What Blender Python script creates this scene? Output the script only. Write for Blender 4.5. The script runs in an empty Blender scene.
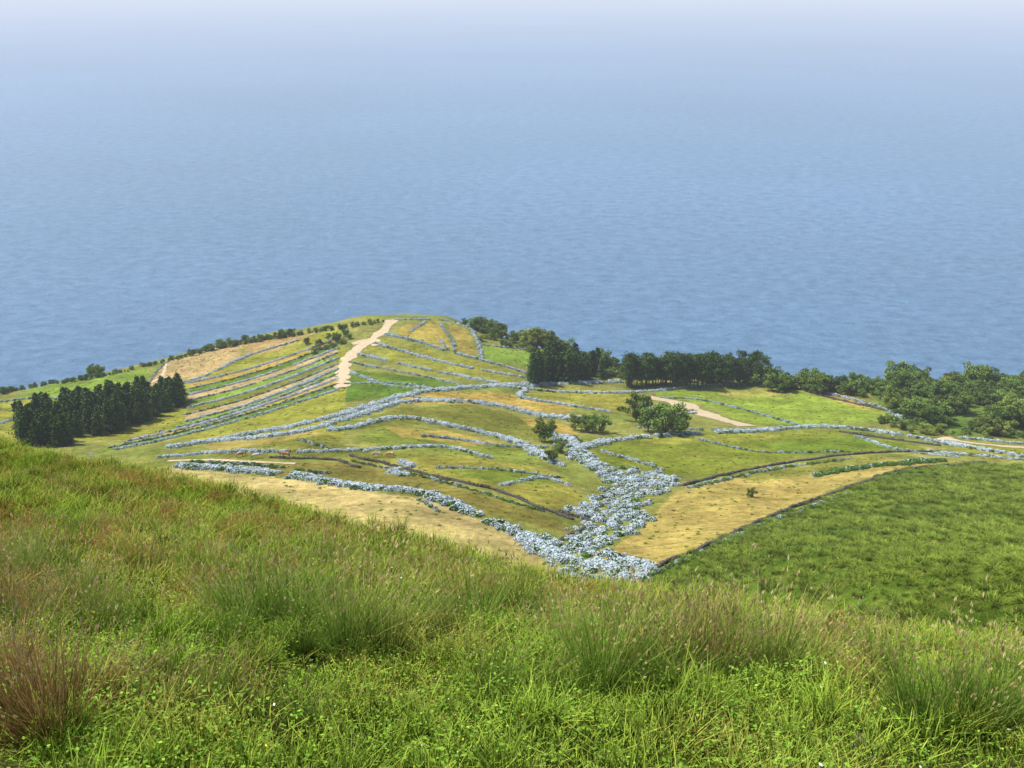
import bpy, math, numpy as np, random
from mathutils import Vector, Matrix
rng=np.random.default_rng(7); random.seed(7)
S=bpy.context.scene
F=1098.0; P=math.radians(20.5); SEA=-400.0
cp,sp=math.cos(P),math.sin(P)
# ---------------------------------------------------------------- survey helper
def dirs(px,py):
    u=(np.asarray(px,float)-512)/F; v=(384-np.asarray(py,float))/F
    return u,cp+v*sp,-sp+v*cp
def pt(px,py,Y):
    u,a,b=dirs(px,py); t=Y/a
    return (float(t*u),float(Y),float(t*b))
# ---------------------------------------------------------------- TPS terrain
class TPS:
    def __init__(s,pts,sc,lam=1e-4):
        p=np.array(pts,float); s.sc=sc; s.X=p[:,:2]/sc; z=p[:,2]; n=len(z)
        d=np.linalg.norm(s.X[:,None]-s.X[None],axis=2)
        K=s.U(d)+lam*np.eye(n); Q=np.c_[np.ones(n),s.X]
        A=np.block([[K,Q],[Q.T,np.zeros((3,3))]])
        s.w=np.linalg.solve(A,np.r_[z,0,0,0])
    @staticmethod
    def U(r): return r*r*np.log(r+1e-9)
    def __call__(s,x,y):
        x=np.ravel(x)/s.sc; y=np.ravel(y)/s.sc; out=np.empty(len(x))
        for i in range(0,len(x),30000):
            xx=x[i:i+30000]; yy=y[i:i+30000]
            r=np.hypot(xx[:,None]-s.X[None,:,0],yy[:,None]-s.X[None,:,1])
            out[i:i+30000]=s.U(r)@s.w[:-3]+s.w[-3]+s.w[-2]*xx+s.w[-1]*yy
        return out
mid=[]
for c in [(340,385,470),(300,450,330),(250,500,262),(590,570,210),(440,500,265),(440,460,318),(440,425,380),(400,400,430),
          (620,500,285),(600,440,385),(560,390,490),(750,400,500),(750,450,375),(720,520,262),(660,545,235),
          (900,440,405),(880,470,335),(1024,440,420),(1000,465,345),(0,440,390),(0,415,470),(120,440,395),(120,400,500),
          (200,365,575),(60,388,545),(280,360,560),(450,355,545),(520,365,540),(300,400,440),(200,420,430),(200,470,310),
          (1024,560,180),(1024,640,128),(850,610,150),(850,540,205),(1024,500,265),(700,585,190),(780,560,195),
          (500,540,228),(500,420,405),(-150,440,390),(-150,410,480),(1200,440,420),(1200,500,265),(1200,600,150)]:
    mid.append(pt(*c))
crest=[(-200,415,500),(-80,403,530),(0,394,560),(100,374,600),(200,350,640),(300,331,665),(350,323,672),(400,318,670),(450,321,655),(490,335,630),(550,352,600),
       (620,374,575),(700,378,580),(800,381,580),(900,386,585),(1024,393,580),(1150,400,580),(1300,405,580)]
for c in crest:
    x,y,z=pt(*c); mid.append((x,y,z))
    mid.append((x*1.12,y+60,z-42)); mid.append((x*1.25,y+150,z-125)); mid.append((x*1.4,y+320,min(-430,z-240)))
for X in (-160,-60,30,110):
    mid+= [(X*.3,30,-66),(X*.7,80,-86 if X<60 else -76),(X,150,-109 if X<60 else -96)]
TM=TPS(mid,300,2e-4)
cols={0:[(768,4.6),(700,6.2),(640,8.5),(600,11),(560,15),(522,21),(484,30),(457,42),(450,50)],
 200:[(768,4.8),(700,6.4),(640,8.8),(602,11.5),(564,15.6),(530,21),(504,28),(495,35)],
 350:[(768,5),(700,6.6),(642,9),(607,12),(570,16),(550,20.5),(541,26)],
 512:[(768,5),(700,6.7),(650,9.2),(616,12.5),(598,16.5),(590,20)],
 680:[(768,5),(702,6.9),(654,9.5),(633,12.5),(620,16)],
 850:[(768,5),(706,7),(674,9.2),(661,11.3),(653,14)],
 1024:[(768,5),(710,7),(690,9.3),(680,11.5),(673,13.8)]}
cols[-250]=[(a+ (-6 if i>4 else 0),b) for i,(a,b) in enumerate(cols[0])]
cols[1280]=list(cols[1024])
fore=[(-4,0,-1.6),(0,0,-1.75),(4,0,-1.9),(0,2.4,-2.85),(-2,2.4,-2.8),(2,2.4,-2.9)]
for px,l in cols.items():
    for py,Y in l: fore.append(pt(px,py,Y))
    x,y,z=fore[-1]
    fore.append((x*1.25,y*1.25,z-.67*.25*y)); fore.append((x*1.7,y*1.7,z-.78*.7*y))
for X in (-110,-50,0,60,110): fore.append((X,130,-100))
for X in (-160,-50,60,160): fore.append((X,220,-185))
TF=TPS(fore,25,1e-5)
def sn(x,y,wl,seed,n=9):
    r=np.random.default_rng(seed); o=0
    for i in range(n):
        a=r.uniform(0,2*np.pi); k=2*np.pi/(wl*r.uniform(.55,1.7)); o=o+np.sin((x*np.cos(a)+y*np.sin(a))*k+r.uniform(0,6.28))
    return o/np.sqrt(n)
th=np.radians(np.r_[np.linspace(-180,-33,70)[:-1],np.linspace(-33,33,1000),np.linspace(33,180,70)[1:]])
NR=960; L0,L1=math.log(1.2),math.log(1500); rr=np.exp(np.linspace(L0,L1,NR))
R,T=np.meshgrid(rr,th,indexing='ij'); X=R*np.sin(T); Y=R*np.cos(T)
Yc=np.maximum(Y,1.0); lim=.8*Yc+3; Xc=np.clip(X,-lim,lim); ex=-.42*(Y-Yc)
zm=TM(Xc,Yc).reshape(X.shape)+ex; zf=TF(Xc,Yc).reshape(X.shape)+ex
zm=zm+.7*sn(X,Y,70,3)*np.clip((Y-120)/100,0,1)+.22*sn(X,Y,17,4)*np.clip((Y-100)/100,0,1)
zf=zf+.06*sn(X,Y,2.2,5)+.04*sn(X,Y,.8,6)+.10*sn(X,Y,9,8)*np.clip((Y-10)/20,0,1)
isf=zf>zm
Z=np.maximum(np.maximum(zf,zm),-425)
NT=len(th)
def hgt(x,y):
    x=np.asarray(x,float); y=np.asarray(y,float)
    ri=np.clip((np.log(np.hypot(x,y)+1e-9)-L0)/(L1-L0)*(NR-1),0,NR-1.001); ti=np.clip(np.interp(np.arctan2(x,y),th,np.arange(NT)),0,NT-1.001)
    i=ri.astype(int); j=ti.astype(int); a=ri-i; b=ti-j
    return Z[i,j]*(1-a)*(1-b)+Z[i+1,j]*a*(1-b)+Z[i,j+1]*(1-a)*b+Z[i+1,j+1]*a*b
def ground(px,py,near=False):
    px=np.atleast_1d(np.asarray(px,float)); py=np.atleast_1d(np.asarray(py,float))
    u,a,b=dirs(px,py)
    ys=np.exp(np.linspace(math.log(3 if near else 110),math.log(90 if near else 900),900))
    t=ys[None]/a[:,None]; xx=t*u[:,None]; zz=t*b[:,None]
    d=zz-hgt(xx,np.broadcast_to(ys,xx.shape)); hit=d<0
    k=np.argmax(hit,axis=1); ok=hit.any(axis=1)&(k>0); k=np.maximum(k,1); n=np.arange(len(px))
    d0=d[n,k-1]; d1=d[n,k]; f=d0/(d0-d1+1e-9); y=ys[k-1]+(ys[k]-ys[k-1])*f; x=y/a*u
    return x,y,hgt(x,y),ok
def spline(p,n=14):
    p=np.array(p,float); q=np.vstack([2*p[0]-p[1],p,2*p[-1]-p[-2]]); o=[]
    for i in range(1,len(q)-2):
        for s in np.linspace(0,1,n,endpoint=False):
            o.append(.5*((2*q[i])+(-q[i-1]+q[i+1])*s+(2*q[i-1]-5*q[i]+4*q[i+1]-q[i+2])*s*s+(-q[i-1]+3*q[i]-3*q[i+1]+q[i+2])*s**3))
    o.append(p[-1]); return np.array(o)
def line_world(p):
    q=spline(p); x,y,z,ok=ground(q[:,0],q[:,1]); return np.c_[x,y][ok]
def resample(w,step):
    d=np.r_[0,np.cumsum(np.hypot(*np.diff(w,axis=0).T))]
    if d[-1]<step: return w[:1],np.array([[1,0]])
    s=np.arange(0,d[-1],step); x=np.interp(s,d,w[:,0]); y=np.interp(s,d,w[:,1])
    g=np.c_[np.gradient(x),np.gradient(y)] if len(x)>1 else np.array([[1,0]]); g/=np.linalg.norm(g,axis=1)[:,None]+1e-9
    return np.c_[x,y],g
def inpoly(x,y,poly):
    c=np.zeros(x.shape,bool); n=len(poly)
    for i in range(n):
        x0,y0=poly[i]; x1,y1=poly[(i+1)%n]
        if y0==y1: continue
        c^=((y0>y)!=(y1>y))&(x<(x1-x0)*(y-y0)/(y1-y0)+x0)
    return c
def poly_world(p,near=False):
    p=np.array(p+[p[0]],float); q=[]
    for a,b in zip(p[:-1],p[1:]):
        for s in np.linspace(0,1,6,endpoint=False): q.append(a+(b-a)*s)
    q=np.array(q); x,y,z,ok=ground(q[:,0],q[:,1],near); return np.c_[x,y][ok]
def scatter_poly(w,dens):
    lo=w.min(0); hi=w.max(0); n=int((hi-lo).prod()*dens)
    p=rng.uniform(lo,hi,(n,2)); return p[inpoly(p[:,0],p[:,1],w)]
def C(r,g,b,k=.78):
    f=lambda c:(c/255/12.92 if c/255<=.04045 else ((c/255+.055)/1.055)**2.4)*k
    return (f(r),f(g),f(b))
# ---------------------------------------------------------------- node helpers
def newmat(name):
    m=bpy.data.materials.new(name); m.use_nodes=True; nt=m.node_tree; nt.nodes.clear(); return m,nt
def N(nt,t,**k):
    n=nt.nodes.new(t)
    for a,b in k.items(): setattr(n,a,b)
    return n
def ramp(nt,fac,stops):
    r=N(nt,'ShaderNodeValToRGB'); e=r.color_ramp.elements
    e[0].position=stops[0][0]; e[0].color=(*stops[0][1],1); e[1].position=stops[-1][0]; e[1].color=(*stops[-1][1],1)
    for p,c in stops[1:-1]:
        q=e.new(p); q.color=(*c,1)
    nt.links.new(fac,r.inputs[0]); return r.outputs[0]
def noise(nt,scale,detail=4,rough=.6,vec=None):
    n=N(nt,'ShaderNodeTexNoise'); n.inputs['Scale'].default_value=scale; n.inputs['Detail'].default_value=detail; n.inputs['Roughness'].default_value=rough
    if vec is not None: nt.links.new(vec,n.inputs['Vector'])
    return n.outputs[0]
def mul(nt,col,fac,lo,hi,a=.3,b=.7):
    m=N(nt,'ShaderNodeMapRange'); nt.links.new(fac,m.inputs[0]); m.inputs[1].default_value=a; m.inputs[2].default_value=b; m.inputs[3].default_value=lo; m.inputs[4].default_value=hi
    v=N(nt,'ShaderNodeVectorMath',operation='SCALE'); nt.links.new(col,v.inputs[0]); nt.links.new(m.outputs[0],v.inputs['Scale']); return v.outputs[0]
def mixc(nt,f,a,b):
    m=N(nt,'ShaderNodeMix',data_type='RGBA')
    for s,val in ((m.inputs[0],f),(m.inputs[6],a),(m.inputs[7],b)):
        if hasattr(val,'is_output'): nt.links.new(val,s)
        elif isinstance(val,tuple): s.default_value=(*val,1)
        else: s.default_value=val
    return m.outputs[2]
def foliage(name,stops,trans=.3,var=(.7,1.3),alt=None,alts=(.5,.7),wl=.5,rough=.55,k=1.):
    m,nt=newmat(name); out=N(nt,'ShaderNodeOutputMaterial')
    sc=lambda st:[(p,tuple(min(.95,q*k) for q in c)) for p,c in st]
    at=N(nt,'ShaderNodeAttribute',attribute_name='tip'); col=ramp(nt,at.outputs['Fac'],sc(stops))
    oi=N(nt,'ShaderNodeObjectInfo'); geo=N(nt,'ShaderNodeNewGeometry')
    if alt:
        col2=ramp(nt,at.outputs['Fac'],sc(alt)); mr=N(nt,'ShaderNodeMapRange'); nt.links.new(noise(nt,wl,2,.5,geo.outputs['Position']),mr.inputs[0]); mr.inputs[1].default_value=alts[0]; mr.inputs[2].default_value=alts[1]
        col=mixc(nt,mr.outputs[0],col,col2)
    col=mul(nt,col,oi.outputs['Random'],var[0],var[1],0,1)
    if trans==0:
        d=N(nt,'ShaderNodeBsdfDiffuse'); nt.links.new(col,d.inputs[0]); nt.links.new(d.outputs[0],out.inputs[0]); return m
    d=N(nt,'ShaderNodeBsdfDiffuse')
    t=N(nt,'ShaderNodeBsdfTranslucent'); mx=N(nt,'ShaderNodeMixShader'); mx.inputs[0].default_value=trans
    nt.links.new(col,d.inputs[0]); nt.links.new(col,t.inputs[0]); nt.links.new(d.outputs[0],mx.inputs[1]); nt.links.new(t.outputs[0],mx.inputs[2]); nt.links.new(mx.outputs[0],out.inputs[0])
    return m
def simple(name,c1,c2,scale,rough=.9,bump=.5,obj=False):
    m,nt=newmat(name); out=N(nt,'ShaderNodeOutputMaterial'); geo=N(nt,'ShaderNodeNewGeometry'); tc=N(nt,'ShaderNodeTexCoord')
    v=tc.outputs['Object'] if obj else geo.outputs['Position']
    f=noise(nt,scale,6,.65,v); col=ramp(nt,f,[(.35,c1),(.65,c2)]); d=N(nt,'ShaderNodeBsdfPrincipled'); d.inputs['Roughness'].default_value=rough; d.inputs['Specular IOR Level'].default_value=.2
    b=N(nt,'ShaderNodeBump'); b.inputs['Strength'].default_value=bump; b.inputs['Distance'].default_value=.3/scale
    nt.links.new(f,b.inputs['Height']); nt.links.new(b.outputs[0],d.inputs['Normal'])
    nt.links.new(col,d.inputs['Base Color']); nt.links.new(d.outputs[0],out.inputs[0]); return m
# ---------------------------------------------------------------- terrain mesh
col=np.zeros((NR,NT,3)); base=np.array(C(142,150,70)); col[:]=base
n1=sn(X,Y,60,11)*.5+.5
col+= (np.array(C(170,165,90))-base)*np.clip(n1,0,1)[...,None]*.6
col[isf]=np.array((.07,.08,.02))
TAN=C(210,180,124); YG=C(164,164,66); GR=C(106,138,48); LG=C(142,170,64); OL=C(134,136,58); OR=C(200,170,86); DG=C(90,114,38)
fields=[
 ([(0,402),(40,396),(60,397),(145,389),(165,362),(210,348),(330,331),(345,325),(345,440),(0,440)],YG),
 ([(15,398),(40,384),(148,369),(145,388),(60,398)],LG),
 ([(143,389),(166,361),(244,341),(240,357),(205,374),(160,388)],TAN),
 ([(247,341),(318,332),(280,349),(243,358)],C(200,168,112)),
 ([(398,326),(440,322),(452,350),(400,335)],C(192,172,82)),
 ([(448,323),(468,330),(478,355),(455,350)],C(182,162,78)),
 ([(484,345),(535,352),(540,368),(484,362)],LG),
 ([(385,338),(475,360),(525,376),(500,384),(420,372),(362,352)],YG),
 ([(350,370),(430,378),(470,388),(400,396),(345,402)],GR),
 ([(510,388),(600,388),(636,392),(632,415),(580,408)],C(172,166,70)),
 ([(410,392),(500,392),(575,408),(560,414),(470,404),(400,404)],OR),
 ([(330,432),(400,408),(470,404),(530,418),(540,440),(440,424),(370,428)],OL),
 ([(350,440),(380,426),(450,430),(520,446),(555,464),(520,466),(440,452)],C(144,156,66)),
 ([(200,452),(330,434),(345,446),(440,455),(370,460),(250,460)],OL),
 ([(360,462),(460,455),(555,470),(585,500),(570,516),(500,492),(430,478)],C(168,162,72)),
 ([(190,466),(350,462),(440,480),(560,520),(575,535),(480,512),(360,486)],C(148,138,68)),
 ([(170,468),(300,480),(360,490),(430,500),(500,528),(560,566),(560,590),(400,560),(150,500)],C(212,190,122)),
 ([(660,384),(770,384),(860,402),(905,420),(800,426),(735,420),(700,402),(655,396)],C(156,178,66)),
 ([(780,384),(830,388),(895,412),(860,408)],OR),
 ([(545,440),(640,436),(820,430),(880,434),(930,450),(800,456),(700,478),(620,470)],C(140,150,54)),
 ([(600,556),(640,530),(675,492),(760,470),(850,458),(960,462),(880,474),(830,490),(700,546),(640,570)],C(198,176,98)),
 ([(720,474),(850,456),(900,456),(860,466),(760,482)],C(150,150,70)),
 ([(950,440),(1060,452),(1060,464),(960,458)],YG),
 ([(860,385),(1100,380),(1100,440),(960,436),(900,424)],C(112,140,58)),
 ([(640,580),(700,549),(760,522),(850,489),(900,470),(960,464),(1120,466),(1250,520),(1250,700),(700,640)],DG),
 ([(520,418),(562,423),(580,434),(545,438)],OR),([(640,437),(810,431),(760,440),(640,446)],C(168,170,70)),
 ([(385,427),(450,431),(505,443),(470,446),(400,436)],C(190,168,84)),([(200,446),(300,430),(328,433),(220,452)],C(186,168,90)),
 ([(750,444),(860,436),(910,446),(800,455)],C(126,148,50)),([(440,470),(530,470),(560,484),(500,484)],C(134,150,56)),([(700,388),(770,388),(800,396),(730,398)],C(178,176,84)),
]
rows=[]
for i,(xl,yl,yr) in enumerate([(190,383,338),(190,389,343),(188,395,348),(188,401,353),(188,408,358),(186,415,364),(184,422,369),(160,432,374),(130,441,379),(110,448,384),(90,455,390)]):
    rows.append([(xl,yl),(xl+(338-xl)*.35,yl+(yr-yl)*.30+1.5),(xl+(338-xl)*.7,yl+(yr-yl)*.66+1.5),(338,yr)])
sc_=[OR,GR,TAN,LG,OL,TAN,LG,TAN,OR,GR]
strips=[(rows[i]+rows[i+1][::-1],sc_[i]) for i in range(10)]
fw=[]
for p,c in fields+strips:
    w=poly_world(p); fw.append(w); m=inpoly(X,Y,w)&~isf&(Y>90); col[m]=np.array(c)
HILL=24
v=(1+.12*sn(X,Y,25,21)+.09*sn(X,Y,8,22)); col[~isf]*=np.clip(v,.6,1.4)[~isf][:,None]
mf=~isf&(Y<130); col[mf]=np.array(DG)
soil=[[(590,716),(640,706),(700,712),(650,726),(600,728)],[(0,610),(30,606),(48,628),(20,640),(0,632)],[(832,704),(866,702),(866,720),(836,722)],[(740,756),(800,744),(850,748),(890,756),(880,775),(760,772)],[(80,648),(140,644),(150,652),(90,658)],[(690,722),(730,716),(750,728),(700,734)],[(530,688),(560,684),(566,696),(536,700)]]
soilw=[poly_world(p,True) for p in soil]
for w in soilw: col[inpoly(X,Y,w)&isf]=(.11,.055,.032)
me=bpy.data.meshes.new('terrain'); nv=NR*NT
co=np.stack([X,Y,Z],-1).reshape(-1,3).astype(np.float32)
ii,jj=np.meshgrid(np.arange(NR-1),np.arange(NT-1),indexing='ij'); a=(ii*NT+jj).ravel(); f=np.stack([a,a+1,a+NT+1,a+NT],1)[:, ::-1]
me.vertices.add(nv); me.vertices.foreach_set('co',co.ravel()); me.loops.add(f.size); me.loops.foreach_set('vertex_index',f.ravel().astype(np.int32))
me.polygons.add(len(f)); me.polygons.foreach_set('loop_start',np.arange(0,f.size,4,dtype=np.int32)); me.polygons.foreach_set('loop_total',np.full(len(f),4,np.int32))
me.polygons.foreach_set('use_smooth',np.ones(len(f),bool)); me.update()
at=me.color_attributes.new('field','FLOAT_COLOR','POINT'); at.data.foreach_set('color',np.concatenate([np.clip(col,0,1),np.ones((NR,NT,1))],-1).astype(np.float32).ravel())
if me.polygons[500*(NT-1)+500].normal.z<0: me.flip_normals()
ter=bpy.data.objects.new('terrain',me); S.collection.objects.link(ter)
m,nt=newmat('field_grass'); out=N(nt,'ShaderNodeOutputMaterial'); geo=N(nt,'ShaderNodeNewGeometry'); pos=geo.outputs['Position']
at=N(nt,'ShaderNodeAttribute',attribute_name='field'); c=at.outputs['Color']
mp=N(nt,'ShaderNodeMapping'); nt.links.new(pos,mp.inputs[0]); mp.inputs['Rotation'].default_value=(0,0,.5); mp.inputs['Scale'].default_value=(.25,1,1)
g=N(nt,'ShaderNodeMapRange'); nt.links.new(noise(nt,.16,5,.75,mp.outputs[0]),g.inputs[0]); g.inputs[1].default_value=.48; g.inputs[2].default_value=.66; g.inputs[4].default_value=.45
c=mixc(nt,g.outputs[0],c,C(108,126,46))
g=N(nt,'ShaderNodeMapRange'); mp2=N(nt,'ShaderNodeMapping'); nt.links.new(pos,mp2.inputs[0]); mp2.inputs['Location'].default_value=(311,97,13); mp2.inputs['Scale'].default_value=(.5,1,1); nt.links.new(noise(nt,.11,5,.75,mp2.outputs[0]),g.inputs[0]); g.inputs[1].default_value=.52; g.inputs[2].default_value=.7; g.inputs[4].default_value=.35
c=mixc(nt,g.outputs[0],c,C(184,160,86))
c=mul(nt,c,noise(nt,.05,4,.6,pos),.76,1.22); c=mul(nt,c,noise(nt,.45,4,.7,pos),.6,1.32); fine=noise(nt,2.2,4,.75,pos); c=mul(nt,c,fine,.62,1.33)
b=N(nt,'ShaderNodeBump'); b.inputs['Strength'].default_value=.7; b.inputs['Distance'].default_value=.4; nt.links.new(fine,b.inputs['Height'])
d=N(nt,'ShaderNodeBsdfDiffuse')
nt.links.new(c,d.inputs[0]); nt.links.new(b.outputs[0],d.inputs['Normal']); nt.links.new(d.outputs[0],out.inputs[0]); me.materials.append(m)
# ---------------------------------------------------------------- sea
bpy.ops.mesh.primitive_grid_add(x_subdivisions=60,y_subdivisions=60,size=240000,location=(0,60000,SEA)); sea=bpy.context.object; sea.name='sea'
m,nt=newmat('sea_water'); out=N(nt,'ShaderNodeOutputMaterial'); geo=N(nt,'ShaderNodeNewGeometry'); mp=N(nt,'ShaderNodeMapping'); nt.links.new(geo.outputs['Position'],mp.inputs[0]); mp.inputs['Rotation'].default_value=(0,0,.2); mp.inputs['Scale'].default_value=(.7,.9,1)
vec=mp.outputs[0]
n1=noise(nt,.06,8,.84,vec); n2=noise(nt,.0009,5,.7,vec)
c=ramp(nt,n1,[(.34,(.015,.12,.26)),(.66,(.16,.34,.53))]); c=mul(nt,c,n2,.88,1.12)
b=N(nt,'ShaderNodeBump'); b.inputs['Strength'].default_value=1; b.inputs['Distance'].default_value=5; nt.links.new(n1,b.inputs['Height'])
d=N(nt,'ShaderNodeBsdfPrincipled'); d.inputs['Roughness'].default_value=.3; d.inputs['IOR'].default_value=1.333
nt.links.new(c,d.inputs['Base Color']); nt.links.new(b.outputs[0],d.inputs['Normal']); nt.links.new(d.outputs[0],out.inputs[0]); sea.data.materials.append(m)
# marine haze: uniform volume over sea and coast, glowing in place of scattered skylight
bpy.ops.mesh.primitive_cube_add(size=1,location=(0,50100,-190)); hz=bpy.context.object; hz.name='sea_haze'; hz.scale=(200000,100000,620)
m,nt=newmat('glowing_haze'); out=N(nt,'ShaderNodeOutputMaterial'); ab=N(nt,'ShaderNodeVolumeAbsorption'); ab.inputs['Color'].default_value=(0,0,0,1); SG=1.12e-4; ab.inputs['Density'].default_value=SG
em=N(nt,'ShaderNodeEmission'); em.inputs[0].default_value=(.79,.85,1.0,1); em.inputs[1].default_value=SG*.95; ad=N(nt,'ShaderNodeAddShader'); nt.links.new(ab.outputs[0],ad.inputs[0]); nt.links.new(em.outputs[0],ad.inputs[1]); nt.links.new(ad.outputs[0],out.inputs['Volume']); hz.data.materials.append(m)
# ---------------------------------------------------------------- mesh builder
class B:
    def __init__(s): s.v=[];s.f=[];s.m=[];s.t=[]; s.n=0
    def add(s,v,f,mi=0,t=0.5):
        v=np.asarray(v,float); f=np.asarray(f,int)
        s.v.append(v); s.f+= (f+s.n).tolist(); s.m+= [mi]*len(f); s.t.append(np.broadcast_to(np.asarray(t,float),(len(v),)).copy()); s.n+=len(v)
    def mesh(s,name,mats,smooth=False):
        me=bpy.data.meshes.new(name); me.from_pydata(np.vstack(s.v).tolist(),[],s.f)
        for q in mats: me.materials.append(q)
        me.polygons.foreach_set('material_index',s.m); a=me.attributes.new('tip','FLOAT','POINT'); a.data.foreach_set('value',np.concatenate(s.t).astype(np.float32))
        if smooth: me.polygons.foreach_set('use_smooth',[True]*len(s.f))
        me.update(); return me
def blades(b,n,R,h0,h1,lean,w,bend,r,seg=3,mi=0,outward=.6,ctr=(0,0),headmi=None,headw=.012,headl=.16,headp=1.):
    a=r.uniform(0,2*np.pi,n); q=R*np.sqrt(r.uniform(0,1,n)); bx=ctr[0]+q*np.cos(a); by=ctr[1]+q*np.sin(a)
    az=np.where(r.uniform(0,1,n)<outward,a+r.normal(0,.5,n),r.uniform(0,6.28,n)); h=r.uniform(h0,h1,n); le=np.abs(r.normal(0,lean,n))*(0.4+.8*q/max(R,1e-6)); be=np.abs(r.normal(0,bend,n))
    wa=r.uniform(0,6.28,n); ww=w*r.uniform(.6,1.4,n)
    s=np.linspace(0,1,seg+1)[None]; hh=h[:,None]; off=hh*(le[:,None]*s+be[:,None]*s*s)
    px=bx[:,None]+np.cos(az)[:,None]*off; py=by[:,None]+np.sin(az)[:,None]*off; pz=hh*s*(1-.35*np.minimum(be[:,None]*s+le[:,None]*.4,1.2))-.03
    wid=ww[:,None]*(1-.85*s**1.5)*.5; dx=np.cos(wa)[:,None]*wid; dy=np.sin(wa)[:,None]*wid
    v=np.stack([np.stack([px-dx,py-dy,pz],-1),np.stack([px+dx,py+dy,pz],-1)],2).reshape(-1,3)
    k=2*(seg+1); f=[]; base=np.arange(n)*k
    for i in range(seg): f.append(np.stack([base+2*i,base+2*i+1,base+2*i+3,base+2*i+2],1))
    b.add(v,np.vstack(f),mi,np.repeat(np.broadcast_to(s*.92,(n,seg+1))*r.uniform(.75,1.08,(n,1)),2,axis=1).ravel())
    if headmi is not None:
        sel=np.where(r.uniform(0,1,n)<headp)[0]; k=len(sel); tx=px[sel,-1];ty=py[sel,-1];tz=pz[sel,-1]
        ddx=px[sel,-1]-px[sel,-2]; ddy=py[sel,-1]-py[sel,-2]; ddz=pz[sel,-1]-pz[sel,-2]; L=np.sqrt(ddx**2+ddy**2+ddz**2)+1e-6; hl=headl*r.uniform(.5,1.2,k)/L
        p0=np.stack([tx-ddx*hl*.5,ty-ddy*hl*.5,tz-ddz*hl*.5],1); p2=p0+np.stack([ddx*hl,ddy*hl,ddz*hl],1); pm=(p0*.6+p2*.4)
        for ang in (0,1.57):
            wx=np.stack([np.cos(wa[sel]+ang),np.sin(wa[sel]+ang),0*tx],1)*headw*.5
            v=np.stack([p0,pm-wx,p2,pm+wx],1).reshape(-1,3); b.add(v,np.arange(4*k).reshape(-1,4),headmi,np.tile([.1,.6,1,.6],k))
def leafquads(b,pts,size,r,mi=0,up=.3,tip=None):
    n=len(pts); a=r.normal(0,1,(n,3)); nrm=a/np.linalg.norm(a,axis=1)[:,None]; nrm[:,2]+=up; t=np.cross(nrm,r.normal(0,1,(n,3))); t/=np.linalg.norm(t,axis=1)[:,None]; u=np.cross(nrm,t); u/=np.linalg.norm(u,axis=1)[:,None]
    s=size*r.uniform(.55,1.3,(n,1)); t=t*s; u=u*s*.7; v=np.stack([pts-t,pts-u*.9,pts+t,pts+u],1).reshape(-1,3)
    tt=r.uniform(0,1,n) if tip is None else tip
    b.add(v,np.arange(4*n).reshape(-1,4),mi,np.repeat(tt,4))
def tube(b,p0,p1,r0,r1,mi,n=6):
    p0=np.array(p0,float);p1=np.array(p1,float); d=p1-p0; d/=np.linalg.norm(d); x=np.cross(d,[.3,.9,.1]); x/=np.linalg.norm(x); y=np.cross(d,x)
    a=np.linspace(0,2*np.pi,n,endpoint=False); ring=np.cos(a)[:,None]*x+np.sin(a)[:,None]*y
    v=np.vstack([p0+ring*r0,p1+ring*r1]); i=np.arange(n); f=np.stack([i,(i+1)%n,(i+1)%n+n,i+n],1); b.add(v,f,mi,.5)
def ico(sub):
    import bmesh
    bm=bmesh.new(); bmesh.ops.create_icosphere(bm,subdivisions=sub,radius=1); v=np.array([q.co[:] for q in bm.verts]); f=[[w.index for w in q.verts] for q in bm.faces]; bm.free(); return v,f
I1,F1=ico(1); I3,F3=ico(3)
def mkcoll(name,meshes):
    c=bpy.data.collections.new(name)
    for i,me in enumerate(meshes):
        o=bpy.data.objects.new('%s_form_%02d'%(name,i),me); c.objects.link(o)
    return c
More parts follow.
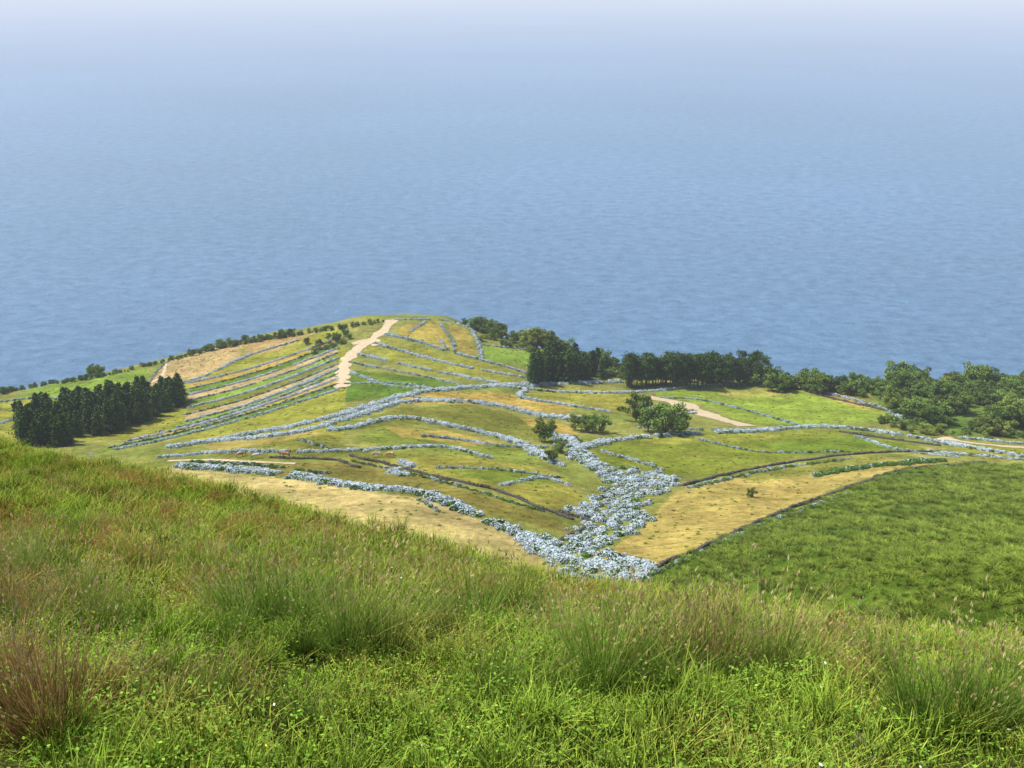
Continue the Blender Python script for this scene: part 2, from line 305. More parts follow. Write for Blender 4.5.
def instancer(name,coll,xyz,rotz,scale,idx,tilt=.08):
    n=len(xyz); me=bpy.data.meshes.new(name); me.vertices.add(n); me.vertices.foreach_set('co',np.asarray(xyz,np.float32).ravel())
    rot=np.stack([rng.normal(0,tilt,n),rng.normal(0,tilt,n),rotz],1); sc=np.asarray(scale,float); sc=np.repeat(sc[:,None],3,1) if sc.ndim==1 else sc
    for nm,ty,dat,key in (('rot','FLOAT_VECTOR',rot,'vector'),('scl','FLOAT_VECTOR',sc,'vector'),('idx','INT',np.asarray(idx,np.int32),'value')):
        a=me.attributes.new(nm,ty,'POINT'); a.data.foreach_set(key,np.asarray(dat,np.int32 if ty=='INT' else np.float32).ravel())
    o=bpy.data.objects.new(name,me); S.collection.objects.link(o)
    ng=bpy.data.node_groups.new(name+'_nodes','GeometryNodeTree'); ng.interface.new_socket('Geometry',in_out='INPUT',socket_type='NodeSocketGeometry'); ng.interface.new_socket('Geometry',in_out='OUTPUT',socket_type='NodeSocketGeometry')
    gi=ng.nodes.new('NodeGroupInput'); go=ng.nodes.new('NodeGroupOutput'); ip=ng.nodes.new('GeometryNodeInstanceOnPoints'); ci=ng.nodes.new('GeometryNodeCollectionInfo')
    ci.inputs['Collection'].default_value=coll; ci.inputs['Separate Children'].default_value=True; ci.inputs['Reset Children'].default_value=True
    def na(nm,ty):
        q=ng.nodes.new('GeometryNodeInputNamedAttribute'); q.data_type=ty; q.inputs['Name'].default_value=nm; return q.outputs['Attribute']
    e=ng.nodes.new('FunctionNodeEulerToRotation'); L=ng.links.new
    L(na('rot','FLOAT_VECTOR'),e.inputs[0]); L(gi.outputs[0],ip.inputs['Points']); L(ci.outputs[0],ip.inputs['Instance']); ip.inputs['Pick Instance'].default_value=True
    L(na('idx','INT'),ip.inputs['Instance Index']); L(e.outputs[0],ip.inputs['Rotation']); L(na('scl','FLOAT_VECTOR'),ip.inputs['Scale']); L(ip.outputs[0],go.inputs[0])
    md=o.modifiers.new('instances','NODES'); md.node_group=ng; return o
def place(name,coll,xy,scale,idx,tilt=.08,dz=0):
    xy=np.asarray(xy); return instancer(name,coll,np.c_[xy,hgt(xy[:,0],xy[:,1])+dz],rng.uniform(0,6.28,len(xy)),scale,idx,tilt)
# ---------------------------------------------------------------- vegetation materials
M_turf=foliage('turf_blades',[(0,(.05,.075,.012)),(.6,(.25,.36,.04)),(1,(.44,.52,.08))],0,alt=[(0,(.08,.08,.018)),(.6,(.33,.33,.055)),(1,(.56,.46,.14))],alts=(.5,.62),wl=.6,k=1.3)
M_clover=foliage('clover',[(0,(.08,.18,.02)),(1,(.26,.44,.05))],0)
M_flower=foliage('meadow_flower',[(0,(.75,.7,.55)),(.5,(.8,.8,.75)),(1,(.7,.55,.04))],0)
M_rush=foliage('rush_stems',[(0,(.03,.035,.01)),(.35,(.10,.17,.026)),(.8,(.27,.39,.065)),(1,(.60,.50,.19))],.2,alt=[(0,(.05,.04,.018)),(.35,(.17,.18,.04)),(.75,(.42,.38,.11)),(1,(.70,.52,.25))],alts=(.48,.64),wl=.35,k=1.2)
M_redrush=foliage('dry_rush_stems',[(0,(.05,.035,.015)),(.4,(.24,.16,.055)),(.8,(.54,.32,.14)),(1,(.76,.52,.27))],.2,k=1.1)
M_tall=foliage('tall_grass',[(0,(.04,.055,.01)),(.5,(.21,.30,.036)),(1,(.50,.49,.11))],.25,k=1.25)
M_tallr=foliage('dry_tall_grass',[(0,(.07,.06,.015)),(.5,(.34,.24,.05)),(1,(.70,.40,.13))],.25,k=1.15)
M_head=foliage('seed_heads',[(0,(.50,.40,.18)),(1,(.82,.67,.36))],.2)
M_headr=foliage('red_seed_heads',[(0,(.55,.28,.11)),(1,(.80,.48,.22))],.2)
M_hl=foliage('hydrangea_leaves',[(0,(.06,.13,.025)),(1,(.20,.34,.07))],0)
M_hf=foliage('hydrangea_flowers',[(0,(.50,.60,.76)),(.6,(.68,.75,.83)),(1,(.86,.87,.82))],0,var=(.85,1.1))
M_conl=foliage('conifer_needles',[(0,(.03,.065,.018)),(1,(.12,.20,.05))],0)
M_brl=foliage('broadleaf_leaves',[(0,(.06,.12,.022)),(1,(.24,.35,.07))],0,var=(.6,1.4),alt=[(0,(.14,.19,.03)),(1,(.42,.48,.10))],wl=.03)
M_hill=foliage('hillside_tufts',[(0,(.07,.10,.015)),(.6,(.24,.33,.045)),(1,(.42,.47,.09))],0,wl=.05,alt=[(0,(.05,.085,.015)),(.6,(.16,.24,.04)),(1,(.28,.34,.065))],var=(.5,1.45))
M_bark=simple('bark',(.10,.08,.06),(.22,.18,.14),3,obj=True)
M_stone=simple('basalt',(.06,.06,.05),(.17,.15,.12),4,obj=True)
M_rock=simple('rock',(.13,.09,.07),(.36,.28,.23),9,bump=1,obj=True)
M_soil=simple('soil',(.08,.04,.025),(.24,.12,.07),14,bump=1)
M_road=simple('dirt_track',C(206,180,138),C(236,216,180),.8)
# ---------------------------------------------------------------- foreground grass
r=np.random.default_rng(1); turf=[]
for i in range(7):
    b=B(); far=i>=4
    blades(b,720,.6,.05,.20 if far else .12,.35,.008,.5,r,2,0,.1)
    for k in range(7): blades(b,50,.08,.12,.26,.35,.006,.4,r,2,0,.5,ctr=tuple(r.uniform(-.45,.45,2)))
    if not far:
        q=np.c_[r.uniform(-.55,.55,(300,2)),r.uniform(.03,.10,300)]; leafquads(b,q,.0115,r,1,3)
    if i==0:
        q=np.c_[r.uniform(-.5,.5,(4,2)),r.uniform(.10,.14,4)]; leafquads(b,q,.009,r,2,2,np.array([1.,.5,1.,.5]))
    turf.append(b.mesh('turf%d'%i,[M_turf,M_clover,M_flower]))
TURF=mkcoll('turf_patch',turf)
tall=[]
for i in range(6):
    a_,h_=(M_tall,M_head) if i<3 else (M_tallr,M_headr)
    b=B(); blades(b,130,.36,.15,.42,.3,.0075,.45,r,3,0,.3); blades(b,46,.34,.36,.70,.2,.004,.2,r,3,0,.3,headmi=1,headw=.02,headl=.11)
    tall.append(b.mesh('tall%d'%i,[a_,h_]))
TALL=mkcoll('tall_grass_clump',tall)
rush=[]
for i in range(6):
    mt=M_redrush if i>=4 else M_rush
    b=B(); blades(b,300,.16,.4,.98,.38,.0085,.14,r,3,0,.85); blades(b,90,.22,.25,.65,.8,.008,.5,r,3,0,.85); blades(b,60,.18,.6,1.08,.3,.004,.12,r,3,0,.7,headmi=1,headw=.024,headl=.06)
    rush.append(b.mesh('rush%d'%i,[mt,M_head]))
RUSH=mkcoll('rush_tussock',rush)
def sector(y0,y1,dens,k=.56):
    n=int(k*(y1*y1-y0*y0)*dens); y=np.sqrt(rng.uniform(y0*y0,y1*y1,n)); x=rng.uniform(-k,k,n)*y; return np.c_[x,y]
def infore(p):
    r_=np.hypot(p[:,0],p[:,1]); ri=np.clip(((np.log(r_)-L0)/(L1-L0)*(NR-1)).astype(int),0,NR-1); ti=np.clip(np.interp(np.arctan2(p[:,0],p[:,1]),th,np.arange(NT)).astype(int),0,NT-1); return isf[ri,ti]
def nosoil(p):
    k=np.ones(len(p),bool)
    for w in soilw: k&=~inpoly(p[:,0],p[:,1],w)
    return k
T_=[(110,642,.7,1),(95,640,.6,1),(205,592,.85,0),(255,640,.95,0),(290,640,.9,1),(320,625,.85,2),(350,660,.9,3),(385,668,.8,0),(415,650,.7,1),(470,645,.95,2),(485,640,.8,3),(500,705,.55,0),(520,620,.7,1),
 (570,690,.75,1),(600,700,.8,0),(640,700,.9,2),(670,698,.85,3),(700,694,.85,4),(735,692,.8,0),(770,690,.85,1),(805,688,.7,2),(835,672,.7,3),(915,742,.68,0),(945,744,.7,1),(975,746,.68,2),(1000,738,.6,3),(1010,705,.6,0),
 (20,738,.68,5),(50,745,.7,4),(85,740,.68,5),(8,700,.6,4),(165,738,.55,4),(205,738,.6,1),(235,725,.55,5),(30,600,.8,1),(60,585,.8,2),(10,590,.8,3),(550,655,.6,3),(880,685,.6,2),(620,650,.7,1),(680,655,.7,0),(740,670,.7,3),(430,610,.8,0),(380,600,.8,2),(140,590,.8,2),(330,580,.8,1),(120,700,.4,1),(150,668,.5,0),
 (185,742,.5,3),(145,742,.5,2),(655,708,.6,1),(715,704,.65,3),(450,655,.6,0),(300,660,.5,2),(230,655,.6,3),(560,705,.4,2),(300,745,.4,1),(420,752,.35,0),(840,700,.5,4),(615,690,.7,5)]
gx,gy,gz,ok=ground([t[0] for t in T_],[t[1] for t in T_],True); xyT=np.c_[gx,gy]
def clear(p,rad):
    d=np.min(np.hypot(p[:,None,0]-xyT[None,:,0],p[:,None,1]-xyT[None,:,1]),axis=1); return d>rad
p=np.vstack([sector(2.5,10,5,.62),sector(10,22,2.2),sector(22,60,.9)]); p=p[infore(p)&nosoil(p)]
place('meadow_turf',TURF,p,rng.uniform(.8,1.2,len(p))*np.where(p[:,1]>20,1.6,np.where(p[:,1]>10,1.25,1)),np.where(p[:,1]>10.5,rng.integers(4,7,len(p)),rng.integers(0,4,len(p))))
p=np.vstack([sector(3,8,.9,.62),sector(8,22,5.2),sector(22,62,3.0)]); p=p[infore(p)&nosoil(p)]; p=p[clear(p,.3)]
dn=sn(p[:,0],p[:,1],2.5,31)+np.clip((p[:,1]-8.6)*.7,-1.3,.8); p=p[dn>.15]
sc=rng.uniform(.45,.88,len(p)); sc[p[:,1]<8.5]*=.6
pr=np.clip(.30-.035*p[:,0]+.016*p[:,1]+.36*sn(p[:,0],p[:,1],4,32),.1,.85)
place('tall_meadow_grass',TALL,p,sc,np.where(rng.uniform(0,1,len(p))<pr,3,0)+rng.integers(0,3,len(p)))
sc=[t[2]*1.14 for t in T_]; ix=[t[3] for t in T_]
e=np.vstack([sector(8.5,16,.6),sector(16,40,.25)]); e=e[infore(e)]; xy=np.vstack([xyT,e]); sc=np.r_[sc,rng.uniform(.3,.75,len(e))]; ix=np.r_[ix,rng.choice([0,1,2,3,4,5],len(e))]
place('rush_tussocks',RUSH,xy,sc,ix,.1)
def rock(name,px,py,s,seed,mat,near=True,flat=.6):
    x,y,z,ok=ground([px],[py],near); r=np.random.default_rng(seed); v=I3.copy(); n=np.zeros(len(v))
    for k in range(14):
        d=r.normal(0,1,3); d/=np.linalg.norm(d); n+=-.12*np.maximum(v@d-.55,0)*2+.03*np.sin((v@d)*r.uniform(5,14)+r.uniform(0,6))
    v=v*(1+n)[:,None]*np.array([1.2,.9,flat]); b=B(); b.add(v*s,F3,0,.5); me=b.mesh(name,[mat]); o=bpy.data.objects.new(name,me); o.location=(x[0],y[0],z[0]+s*flat*.35); o.rotation_euler=(.1,.1,seed); S.collection.objects.link(o)
for a in [(14,612,.20,1,M_soil),(30,626,.24,2,M_rock),(10,630,.2,3,M_rock),(42,632,.12,4,M_rock),(866,757,.12,5,M_rock),(846,712,.11,6,M_soil),(778,712,.07,8,M_soil),(792,764,.08,9,M_soil),(640,716,.09,10,M_soil),(615,718,.07,11,M_soil),(712,726,.08,12,M_soil)]:
    rock('field_rock' if a[4]==M_rock else 'earth_clod',*a)
# ---------------------------------------------------------------- right hillside tufts
r=np.random.default_rng(3); ht=[]
for i in range(4):
    b=B(); blades(b,110,.6,.2,.7,.7,.07,.6,r,2,0,.7); ht.append(b.mesh('tuft%d'%i,[M_hill]))
HT=mkcoll('hill_tuft',ht)
w=fw[HILL]; p=scatter_poly(w,.5); p=p[(p[:,1]>95)&(p[:,1]<380)&~infore(p)]; dn=sn(p[:,0],p[:,1],4,41)+.5*sn(p[:,0],p[:,1],14,42)+rng.normal(0,.5,len(p)); p=p[dn>-.35]
place('hillside_grass_tufts',HT,p,rng.uniform(.5,1.9,len(p)),rng.integers(0,4,len(p)))
p=np.vstack([scatter_poly(fw[k],.03) for k in range(24)]); p=p[~infore(p)]; place('field_grass_tufts',HT,p,rng.uniform(.3,.8,len(p)),rng.integers(0,4,len(p)))
# ---------------------------------------------------------------- hydrangeas
hy=[]
for i in range(6):
    b=B(); nf=[140,105,70,36,12,0][i]
    def dome(n,k=1.):
        a=r.uniform(0,6.28,n); c=r.uniform(0,1,n); s=np.sqrt(1-c*c); rad=k*(1+.18*np.sin(a*3+i)+.1*np.sin(a*5)); return np.stack([np.cos(a)*s*rad,np.sin(a)*s*rad,c*.95*k],1)
    leafquads(b,dome(420)*r.uniform(.75,1.04,(420,1)),.17,r,0,.5)
    for q in dome(nf,1.02):
        b.add(I1*.115*r.uniform(.7,1.3)*np.array([1,1,.75])+q,F1,1,r.uniform(0,1))
    hy.append(b.mesh('hyd%d'%i,[M_hl,M_hf]))
HY=mkcoll('hydrangea_bush',hy)
hedges=[
 ([(178,466),(240,471),(300,477),(360,488),(420,493),(470,512),(520,535),(560,560)],3.8,1.15,1),
 ([(170,448),(240,436),(300,425),(350,412),(400,397),(440,390),(500,386),(560,384),(620,382)],3.8,1.05,0),
 ([(210,442),(290,434),(350,418),(400,403),(450,401),(500,406),(545,416),(600,420)],3.6,1.05,0),
 ([(330,430),(352,428),(400,418),(460,428),(510,440),(540,455),(562,466)],2.8,1.05,1),
 ([(160,458),(230,452),(300,452),(370,450),(440,447),(490,458)],1.8,.9,1),
 ([(395,320),(440,320),(468,328),(478,342),(482,360)],1.6,.9,1),([(440,324),(452,340),(455,352)],.8,.8,3),
 ([(386,334),(420,342),(450,352),(482,360),(530,374)],1.8,.9,1),([(376,343),(420,356),(470,368),(540,380)],1.8,.9,1),([(360,354),(410,366),(460,376),(500,384)],1.8,.9,1),
 ([(350,362),(390,370),(430,378),(480,390)],1.5,.85,2),([(345,384),(400,384),(450,392)],1.4,.85,2),([(350,372),(390,386),(430,388)],1.2,.8,1),
 ([(482,345),(530,350)],1,.8,3),([(500,386),(560,392),(640,392),(700,386),(760,384)],2.0,.9,1),
 ([(545,380),(520,396),(560,404),(610,412)],1.8,.9,1),
 ([(578,448),(620,440),(690,434),(760,431),(820,427),(880,432),(960,446),(1030,458)],3.2,1.05,1),
 ([(640,428),(720,430),(800,428)],1.4,.8,3),([(760,386),(820,392),(880,408),(905,420)],1.8,.9,2),
 ([(816,476),(850,470),(900,464),(945,461)],2.8,1.2,5),([(400,462),(412,466),(392,472),(408,476)],2,.9,0),
 ([(0,402),(40,398),(80,400),(140,392)],1.6,.9,3),([(145,389),(168,362),(215,347),(245,340)],1,.7,4),([(160,390),(205,376),(245,357),(300,340)],1.8,.9,1),
 ([(0,424),(30,414),(60,404)],1.3,.8,1),([(545,430),(570,440),(585,455),(600,470)],3.5,1.,0),
 ([(960,438),(1000,442),(1040,446)],1.8,.9,2),([(450,352),(440,340)],.8,.8,2),([(930,452),(1000,458),(1040,462)],1.8,.9,1),
 ([(545,448),(500,446),(460,440),(420,436)],1.4,.9,2),([(640,408),(700,412),(650,418)],1,.8,3),
 ([(700,440),(760,452),(850,452)],1.2,.8,4),([(410,332),(425,322)],.8,.8,2),([(660,398),(700,400),(760,414),(800,426)],1.4,.8,3),
 ([(192,462),(260,466),(330,474)],1.6,.9,5),([(395,395),(440,400)],1,.8,3),([(300,440),(340,452)],1,.8,4),([(660,470),(640,462),(600,452)],1.6,.9,2),
 ([(420,500),(440,512)],1,.7,4),([(500,486),(540,478),(570,486)],1.2,.8,2),([(440,468),(500,470),(560,478)],1.2,.8,3),([(855,436),(900,450),(960,458)],1.4,.8,2),
 ([(645,579),(700,553),(760,526),(850,493)],1.3,.7,5),([(690,488),(770,470),(850,459)],1.4,.8,4),([(352,461),(440,481),(540,511)],1.2,.7,5),
 ([(610,570),(560,556),(520,540)],3,1.,1),([(620,560),(650,570),(640,582)],3,1.,1),
]+[(rw,[1.8,1.3,1.8,1.2,1.8,1.3,1.8,1.4,1.8,1.3,1.6][i],.85,[1,4,1,3,1,4,1,3,1,4,2][i]) for i,rw in enumerate(rows)]
pts=[];scl=[];idx=[]
for p,wd,s,lv in hedges:
    w=line_world(p)
    if len(w)<2: continue
    q,g=resample(w,.75)
    gap=sn(q[:,0],q[:,1],22,55)>-1.35
    q=q[gap];g=g[gap]; n=max(1,int(round(wd/1.1)))
    for k in range(n):
        off=np.stack([-g[:,1],g[:,0]],1)*rng.normal(0,wd*.34,(len(q),1))+rng.normal(0,.25,q.shape); o=q+off; pts.append(o); scl.append(s*rng.uniform(.5,1.2,len(q))); 
        pr=np.clip(lv-.5+np.where(off[:,1]<-.3,2.0,0)+rng.normal(0,1.1,len(q))+.8*sn(q[:,0],q[:,1],18,66),0,5).astype(int); idx.append(pr)
for poly,den,lv in [([(590,466),(625,468),(682,478),(668,490),(646,500),(648,518),(628,536),(606,550),(640,562),(655,574),(600,590),(560,575),(520,542),(535,533),(565,541),(582,522),(570,512),(592,500),(608,486)],.42,1.3),([(545,432),(575,438),(592,458),(610,468),(585,470),(560,452)],.22,1.5)]:
    w=poly_world(poly); p=scatter_poly(w,den); p=p+1.2*np.stack([sn(p[:,0],p[:,1],6,91),sn(p[:,0],p[:,1],6,92)],1); p=p[(sn(p[:,0],p[:,1],9,68)+rng.normal(0,.5,len(p)))>-.95]; pts.append(p); scl.append(rng.uniform(.4,1.35,len(p))); idx.append(np.clip(lv+rng.normal(.3,1.3,len(p))+1.5*sn(p[:,0],p[:,1],8,67),0,5).astype(int))
pts=np.vstack(pts); place('hydrangea_hedges',HY,pts,np.concatenate(scl),np.concatenate(idx),.1,-.1)
# ---------------------------------------------------------------- dry stone walls
st=[]
for i in range(4):
    b=B(); v=I1*np.array([1,.8,.6])*(1+r.uniform(-.18,.18,(len(I1),1))); b.add(v*.36,F1,0,.5); st.append(b.mesh('stone%d'%i,[M_stone]))
ST=mkcoll('wall_stone',st)
for p in [[(636,580),(660,566),(700,549),(760,521),(820,498),(860,484),(905,470),(985,463)],
          [(684,486),(720,476),(770,466),(850,455),(930,452),(1030,461)],
          [(350,456),(400,468),(440,478),(500,492),(540,508),(572,520)],
          [(270,458),(330,460),(360,468)],[(560,512),(590,524),(560,540)],[(780,384),(830,398),(900,414)],[(840,432),(880,438),(940,446)]]:
    w=line_world(p); q,g=resample(w,.42); A=[]
    hN=.8+.25*sn(q[:,0],q[:,1],9,77); jog=.35*sn(q[:,0],q[:,1],7,78)
    for lay in range(3):
        for side in (-.25,.25):
            o=q+np.stack([-g[:,1],g[:,0]],1)*(side*(1-.15*lay)+jog[:,None])+rng.normal(0,.1,q.shape); keep=(lay<2)|((rng.uniform(0,1,len(q))<.6)&(sn(q[:,0],q[:,1],6,79)>-.6))
            A.append(np.c_[o,hgt(o[:,0],o[:,1])+.12+lay*.30*hN+rng.normal(0,.04,len(o))][keep])
    A=np.vstack(A); instancer('dry_stone_wall',ST,A,rng.uniform(0,6.28,len(A)),rng.uniform(.8,1.25,len(A)),rng.integers(0,4,len(A)),.3)
# ---------------------------------------------------------------- dirt tracks
def road(name,p,wd):
    w=line_world(p); q,g=resample(w,1.5); nn=np.stack([-g[:,1],g[:,0]],1); vs=[]
    ww=wd*(1+.22*sn(q[:,0],q[:,1],12,88))
    for k in np.linspace(-.5,.5,7):
        o=q+nn*(k*ww)[:,None]+rng.normal(0,.25 if abs(k)>.4 else 0,q.shape); vs.append(np.c_[o,hgt(o[:,0],o[:,1])+.26-.25*abs(k)])
    n=len(q); v=np.vstack(vs); f=[[k*n+i,k*n+i+1,(k+1)*n+i+1,(k+1)*n+i] for k in range(6) for i in range(n-1)]
    b=B(); b.add(v,f,0,.5); me=b.mesh(name,[M_road],True); o=bpy.data.objects.new(name,me); S.collection.objects.link(o)
    if me.polygons[0].normal.z<0: me.flip_normals()
road('dirt_track',[(392,320),(382,332),(362,346),(350,356),(344,368),(342,388)],6.5)
road('dirt_track',[(352,344),(372,340),(376,346)],5)
road('dirt_track',[(648,397),(680,404),(710,416),(750,427)],9)
road('dirt_track',[(940,438),(980,444),(1040,449)],6)
road('dirt_track',[(168,461),(210,460),(250,462),(300,464)],1.8)
road('dirt_track',[(130,392),(160,378),(166,362)],2)
# ---------------------------------------------------------------- trees
def conifer(seed,h=15,bare=.04,wr=.27):
    r=np.random.default_rng(seed); b=B(); tube(b,(0,0,-.5),(r.normal(0,.2),r.normal(0,.2),h*.95),.32,.06,1,7); P_=[];TT=[]
    n=int(h*10)
    for i in range(n):
        z=h*(bare+(1-bare)*r.uniform(0,1)**.9); fr=(z/h-bare)/(1-bare); L=h*wr*(1-fr)**.6*r.uniform(.45,1.25)+.35; a=r.uniform(0,6.28); br=r.normal(0,.15)
        if i%4==0: tube(b,(0,0,z),(np.cos(a)*L*.9,np.sin(a)*L*.9,z-.1*L),.06,.02,1,3)
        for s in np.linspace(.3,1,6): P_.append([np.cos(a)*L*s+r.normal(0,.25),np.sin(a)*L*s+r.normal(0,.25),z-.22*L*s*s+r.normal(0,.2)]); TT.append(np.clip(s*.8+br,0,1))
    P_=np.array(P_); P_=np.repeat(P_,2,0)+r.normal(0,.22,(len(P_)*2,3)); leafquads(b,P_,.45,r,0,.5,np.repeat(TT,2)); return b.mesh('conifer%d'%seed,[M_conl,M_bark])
def pine(seed,h=16):
    r=np.random.default_rng(seed); b=B(); lx,ly=r.normal(0,.5,2); tube(b,(0,0,-.5),(lx*.5,ly*.5,h*.55),.34,.24,1,7); tube(b,(lx*.5,ly*.5,h*.55),(lx,ly,h*.95),.24,.06,1,6); P_=[]
    for k in range(34):
        z=h*r.uniform(.3,.98); a=r.uniform(0,6.28); L=h*.23*(1.15-abs(z/h-.6))*r.uniform(.4,1.1)*(1.25-.7*(z/h)); e=np.array([lx+np.cos(a)*L,ly+np.sin(a)*L,z]); tube(b,(lx*z/h,ly*z/h,z-.8),e,.09,.03,1,3)
        P_.append(e+r.normal(0,1,(40,3))*np.array([.9,.9,.45]))
    leafquads(b,np.vstack(P_),.38,r,0,.4); return b.mesh('pine%d'%seed,[M_conl,M_bark])
def broad(seed,h=9,trunk=.28,w=.5):
    r=np.random.default_rng(seed); b=B(); th_=h*trunk; tube(b,(0,0,-.4),(0,0,th_),.05*h*.6,.035*h*.6,1,7); P_=[];TT=[]
    for k in range(26):
        a=r.uniform(0,6.28); zz=th_+(h-th_)*r.uniform(.1,.95); L=h*w*r.uniform(.2,.95)*np.sqrt(max(0.08,1-((zz-th_)/(h-th_)-.35)**2*1.8)); c=np.array([np.cos(a)*L,np.sin(a)*L,zz]); tube(b,(0,0,th_*.8),c,.02*h*.5,.008*h,1,4)
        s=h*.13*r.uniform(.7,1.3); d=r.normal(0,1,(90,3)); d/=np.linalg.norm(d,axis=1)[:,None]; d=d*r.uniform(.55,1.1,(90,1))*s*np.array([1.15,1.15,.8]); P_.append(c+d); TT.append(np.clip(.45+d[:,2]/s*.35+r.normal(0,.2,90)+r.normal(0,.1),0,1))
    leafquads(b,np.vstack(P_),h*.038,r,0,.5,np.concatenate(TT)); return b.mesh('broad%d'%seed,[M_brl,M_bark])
CON=mkcoll('conifer_tree',[conifer(k,15) for k in range(5)]); PIN=mkcoll('pine_tree',[pine(20+k) for k in range(6)]); BRO=mkcoll('broadleaf_tree',[broad(40+k,9,[.25,.1,.2,.05,.15,.1][k],[.45,.6,.5,.7,.55,.62][k]) for k in range(6)])
def grove(name,coll,poly,dens,s0,s1,nv):
    w=poly_world(poly); p=scatter_poly(w,dens)
    if len(p): place(name,coll,p,rng.uniform(s0,s1,len(p)),rng.integers(0,nv,len(p)),.03,-.2)
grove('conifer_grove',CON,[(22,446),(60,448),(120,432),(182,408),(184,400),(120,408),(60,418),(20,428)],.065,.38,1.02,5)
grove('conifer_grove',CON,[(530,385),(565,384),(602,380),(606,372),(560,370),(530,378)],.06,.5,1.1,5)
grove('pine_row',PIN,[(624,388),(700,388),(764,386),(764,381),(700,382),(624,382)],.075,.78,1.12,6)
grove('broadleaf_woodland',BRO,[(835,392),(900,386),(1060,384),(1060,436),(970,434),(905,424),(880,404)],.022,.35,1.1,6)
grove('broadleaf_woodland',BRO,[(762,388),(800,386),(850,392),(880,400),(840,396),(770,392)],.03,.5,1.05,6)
def treeline(name,coll,p,step,wd,s0,s1,nv):
    w=line_world(p)
    if len(w)<2: return
    q,g=resample(w,step); q=q+rng.normal(0,wd,q.shape); place(name,coll,q,rng.uniform(s0,s1,len(q))*(1+.3*sn(q[:,0],q[:,1],30,99)),rng.integers(0,nv,len(q)),.05,-.3)
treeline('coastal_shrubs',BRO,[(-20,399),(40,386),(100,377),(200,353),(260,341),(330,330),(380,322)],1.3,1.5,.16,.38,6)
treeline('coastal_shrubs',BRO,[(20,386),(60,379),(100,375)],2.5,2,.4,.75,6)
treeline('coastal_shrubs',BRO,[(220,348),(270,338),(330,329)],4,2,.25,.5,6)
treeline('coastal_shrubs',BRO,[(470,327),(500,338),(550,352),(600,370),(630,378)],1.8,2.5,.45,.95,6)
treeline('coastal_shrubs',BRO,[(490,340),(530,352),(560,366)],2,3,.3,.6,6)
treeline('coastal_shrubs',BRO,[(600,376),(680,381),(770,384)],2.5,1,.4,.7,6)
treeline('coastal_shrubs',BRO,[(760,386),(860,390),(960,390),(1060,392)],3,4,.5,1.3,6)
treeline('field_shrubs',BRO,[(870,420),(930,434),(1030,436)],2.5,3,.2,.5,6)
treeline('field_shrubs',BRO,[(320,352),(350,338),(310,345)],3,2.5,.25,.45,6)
for px,py,s,i in [(636,421,1.4,1),(648,432,1.1,0),(665,434,1.45,3),(680,432,1.05,5),(586,432,.85,1),(600,432,.8,3),(575,430,.7,4),(545,441,.95,2),(552,462,.5,1),(915,424,.4,1),(751,497,.3,3),(905,418,.4,3),(560,452,.5,5),(780,392,.6,1)]:
    x,y,z,ok=ground([px],[py])
    if ok[0]:
        o=bpy.data.objects.new('broadleaf_tree',bpy.data.meshes['broad%d'%(40+i)]); o.location=(x[0],y[0],z[0]-.2); o.scale=(s,)*3; o.rotation_euler=(0,0,px); S.collection.objects.link(o)
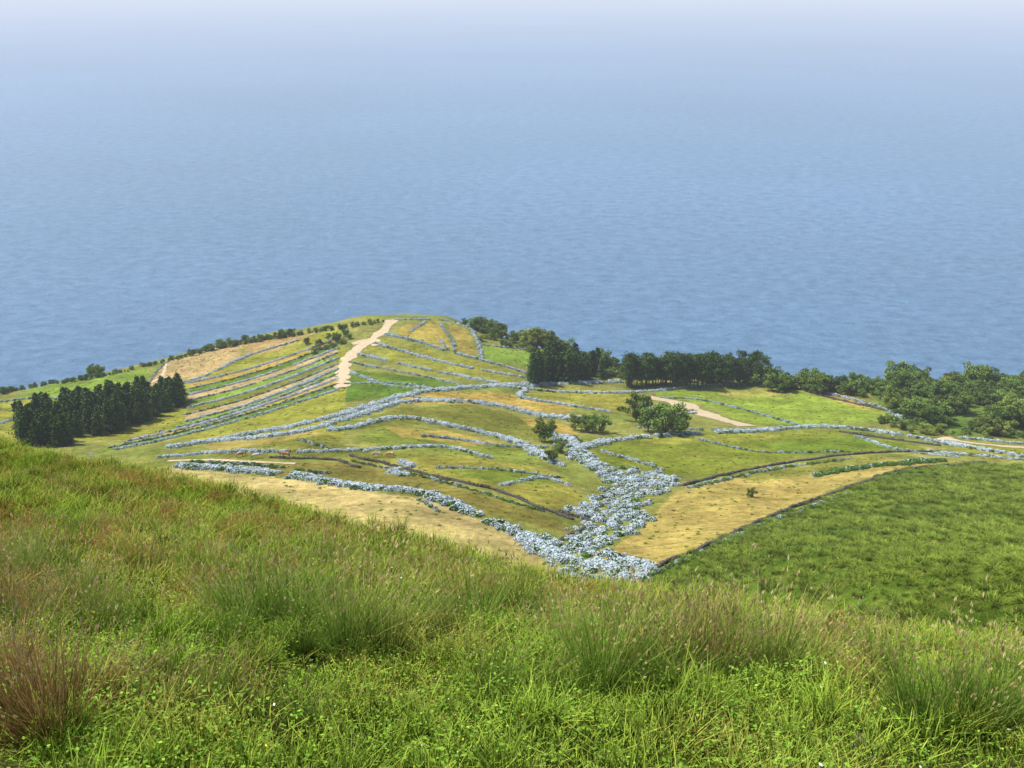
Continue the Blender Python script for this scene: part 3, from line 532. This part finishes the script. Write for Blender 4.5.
# ---------------------------------------------------------------- cows
def cow(name,px,py,rz,c1,c2,graze=True):
    x,y,z,ok=ground([px],[py]); me=bpy.data.meshes.new(name)
    hd=(1.55,0,.35) if graze else (1.6,0,1.45)
    V=[(-.85,0,1.15),(-.35,0,1.08),(.3,0,1.05),(.75,0,1.15),(1.1,0,1.1 if graze else 1.4),(hd[0]-.12,0,hd[2]+.3 if graze else 1.5),(hd[0]+.12,0,hd[2]-.1),
       (-.85,.22,.85),(-.98,.22,.5),(-.88,.22,.02),(-.85,-.22,.85),(-.98,-.22,.5),(-.78,-.22,.02),(.68,.2,.75),(.70,.2,.42),(.68,.2,.02),(.68,-.2,.75),(.72,-.2,.42),(.80,-.2,.02),(-1.05,0,1.15),(-1.12,0,.5),
       (hd[0]-.15,.2,hd[2]+.36 if graze else 1.6),(hd[0]-.15,-.2,hd[2]+.36 if graze else 1.6)]
    E=[(0,1),(1,2),(2,3),(3,4),(4,5),(5,6),(0,7),(7,8),(8,9),(0,10),(10,11),(11,12),(3,13),(13,14),(14,15),(3,16),(16,17),(17,18),(0,19),(19,20),(5,21),(5,22)]
    Rr=[.33,.40,.42,.34,.2,.15,.10]+[.17,.08,.06]*2+[.13,.07,.055]*2+[.05,.03,.04,.04]
    me.from_pydata(V,E,[]); o=bpy.data.objects.new(name,me); S.collection.objects.link(o); o.modifiers.new('skin','SKIN')
    for i,sv in enumerate(me.skin_vertices[0].data): sv.radius=(Rr[i],Rr[i]); sv.use_root=(i==0)
    sb=o.modifiers.new('sub','SUBSURF'); sb.levels=1; sb.render_levels=1
    mt,nt=newmat(name+'_hide'); out=N(nt,'ShaderNodeOutputMaterial'); tc=N(nt,'ShaderNodeTexCoord'); f=noise(nt,1.4,2,.4,tc.outputs['Object']); c=ramp(nt,f,[(.48,c1),(.53,c2)]); d=N(nt,'ShaderNodeBsdfPrincipled'); d.inputs['Roughness'].default_value=.8; nt.links.new(c,d.inputs['Base Color']); nt.links.new(d.outputs[0],out.inputs[0]); me.materials.append(mt)
    o.location=(x[0],y[0],z[0]+.05); o.rotation_euler=(0,0,rz); o.scale=(1.25,)*3
for a in [(376,457,.2,(.8,.75,.65),(.35,.15,.06)),(286,457,2.9,(.35,.13,.05),(.5,.25,.1)),(240,457,.4,(.40,.16,.07),(.6,.45,.3)),(258,458,3.4,(.75,.72,.68),(.05,.04,.03)),(390,457,3.2,(.6,.28,.11),(.8,.75,.65))]:
    cow('cow',*a)
# ---------------------------------------------------------------- light, world, camera
EL,AZ=math.radians(54),math.radians(-72)
W=bpy.data.worlds.new('World'); S.world=W; W.use_nodes=True; nt=W.node_tree; nt.nodes.clear(); o=N(nt,'ShaderNodeOutputWorld'); bg=N(nt,'ShaderNodeBackground'); sk=N(nt,'ShaderNodeTexSky'); sk.sky_type='NISHITA'; sk.sun_disc=False; sk.sun_elevation=EL; sk.sun_rotation=AZ; sk.altitude=400; sk.dust_density=2.5
bg.inputs[1].default_value=.15; nt.links.new(sk.outputs[0],bg.inputs[0]); nt.links.new(bg.outputs[0],o.inputs[0])
L=bpy.data.lights.new('sun','SUN'); L.energy=4.9; L.angle=math.radians(.5); L.color=(1,.96,.9); lo=bpy.data.objects.new('sun',L); S.collection.objects.link(lo)
d=Vector((math.sin(AZ)*math.cos(EL),math.cos(AZ)*math.cos(EL),math.sin(EL))); lo.rotation_euler=d.to_track_quat('Z','Y').to_euler()
cd=bpy.data.cameras.new('camera'); cam=bpy.data.objects.new('camera',cd); S.collection.objects.link(cam); cd.sensor_width=36; cd.lens=36*F/1024; cd.clip_start=.1; cd.clip_end=400000; cam.rotation_euler=(math.pi/2-P,0,0); S.camera=cam
S.view_settings.view_transform='Standard'; S.view_settings.look='None'; S.view_settings.exposure=0
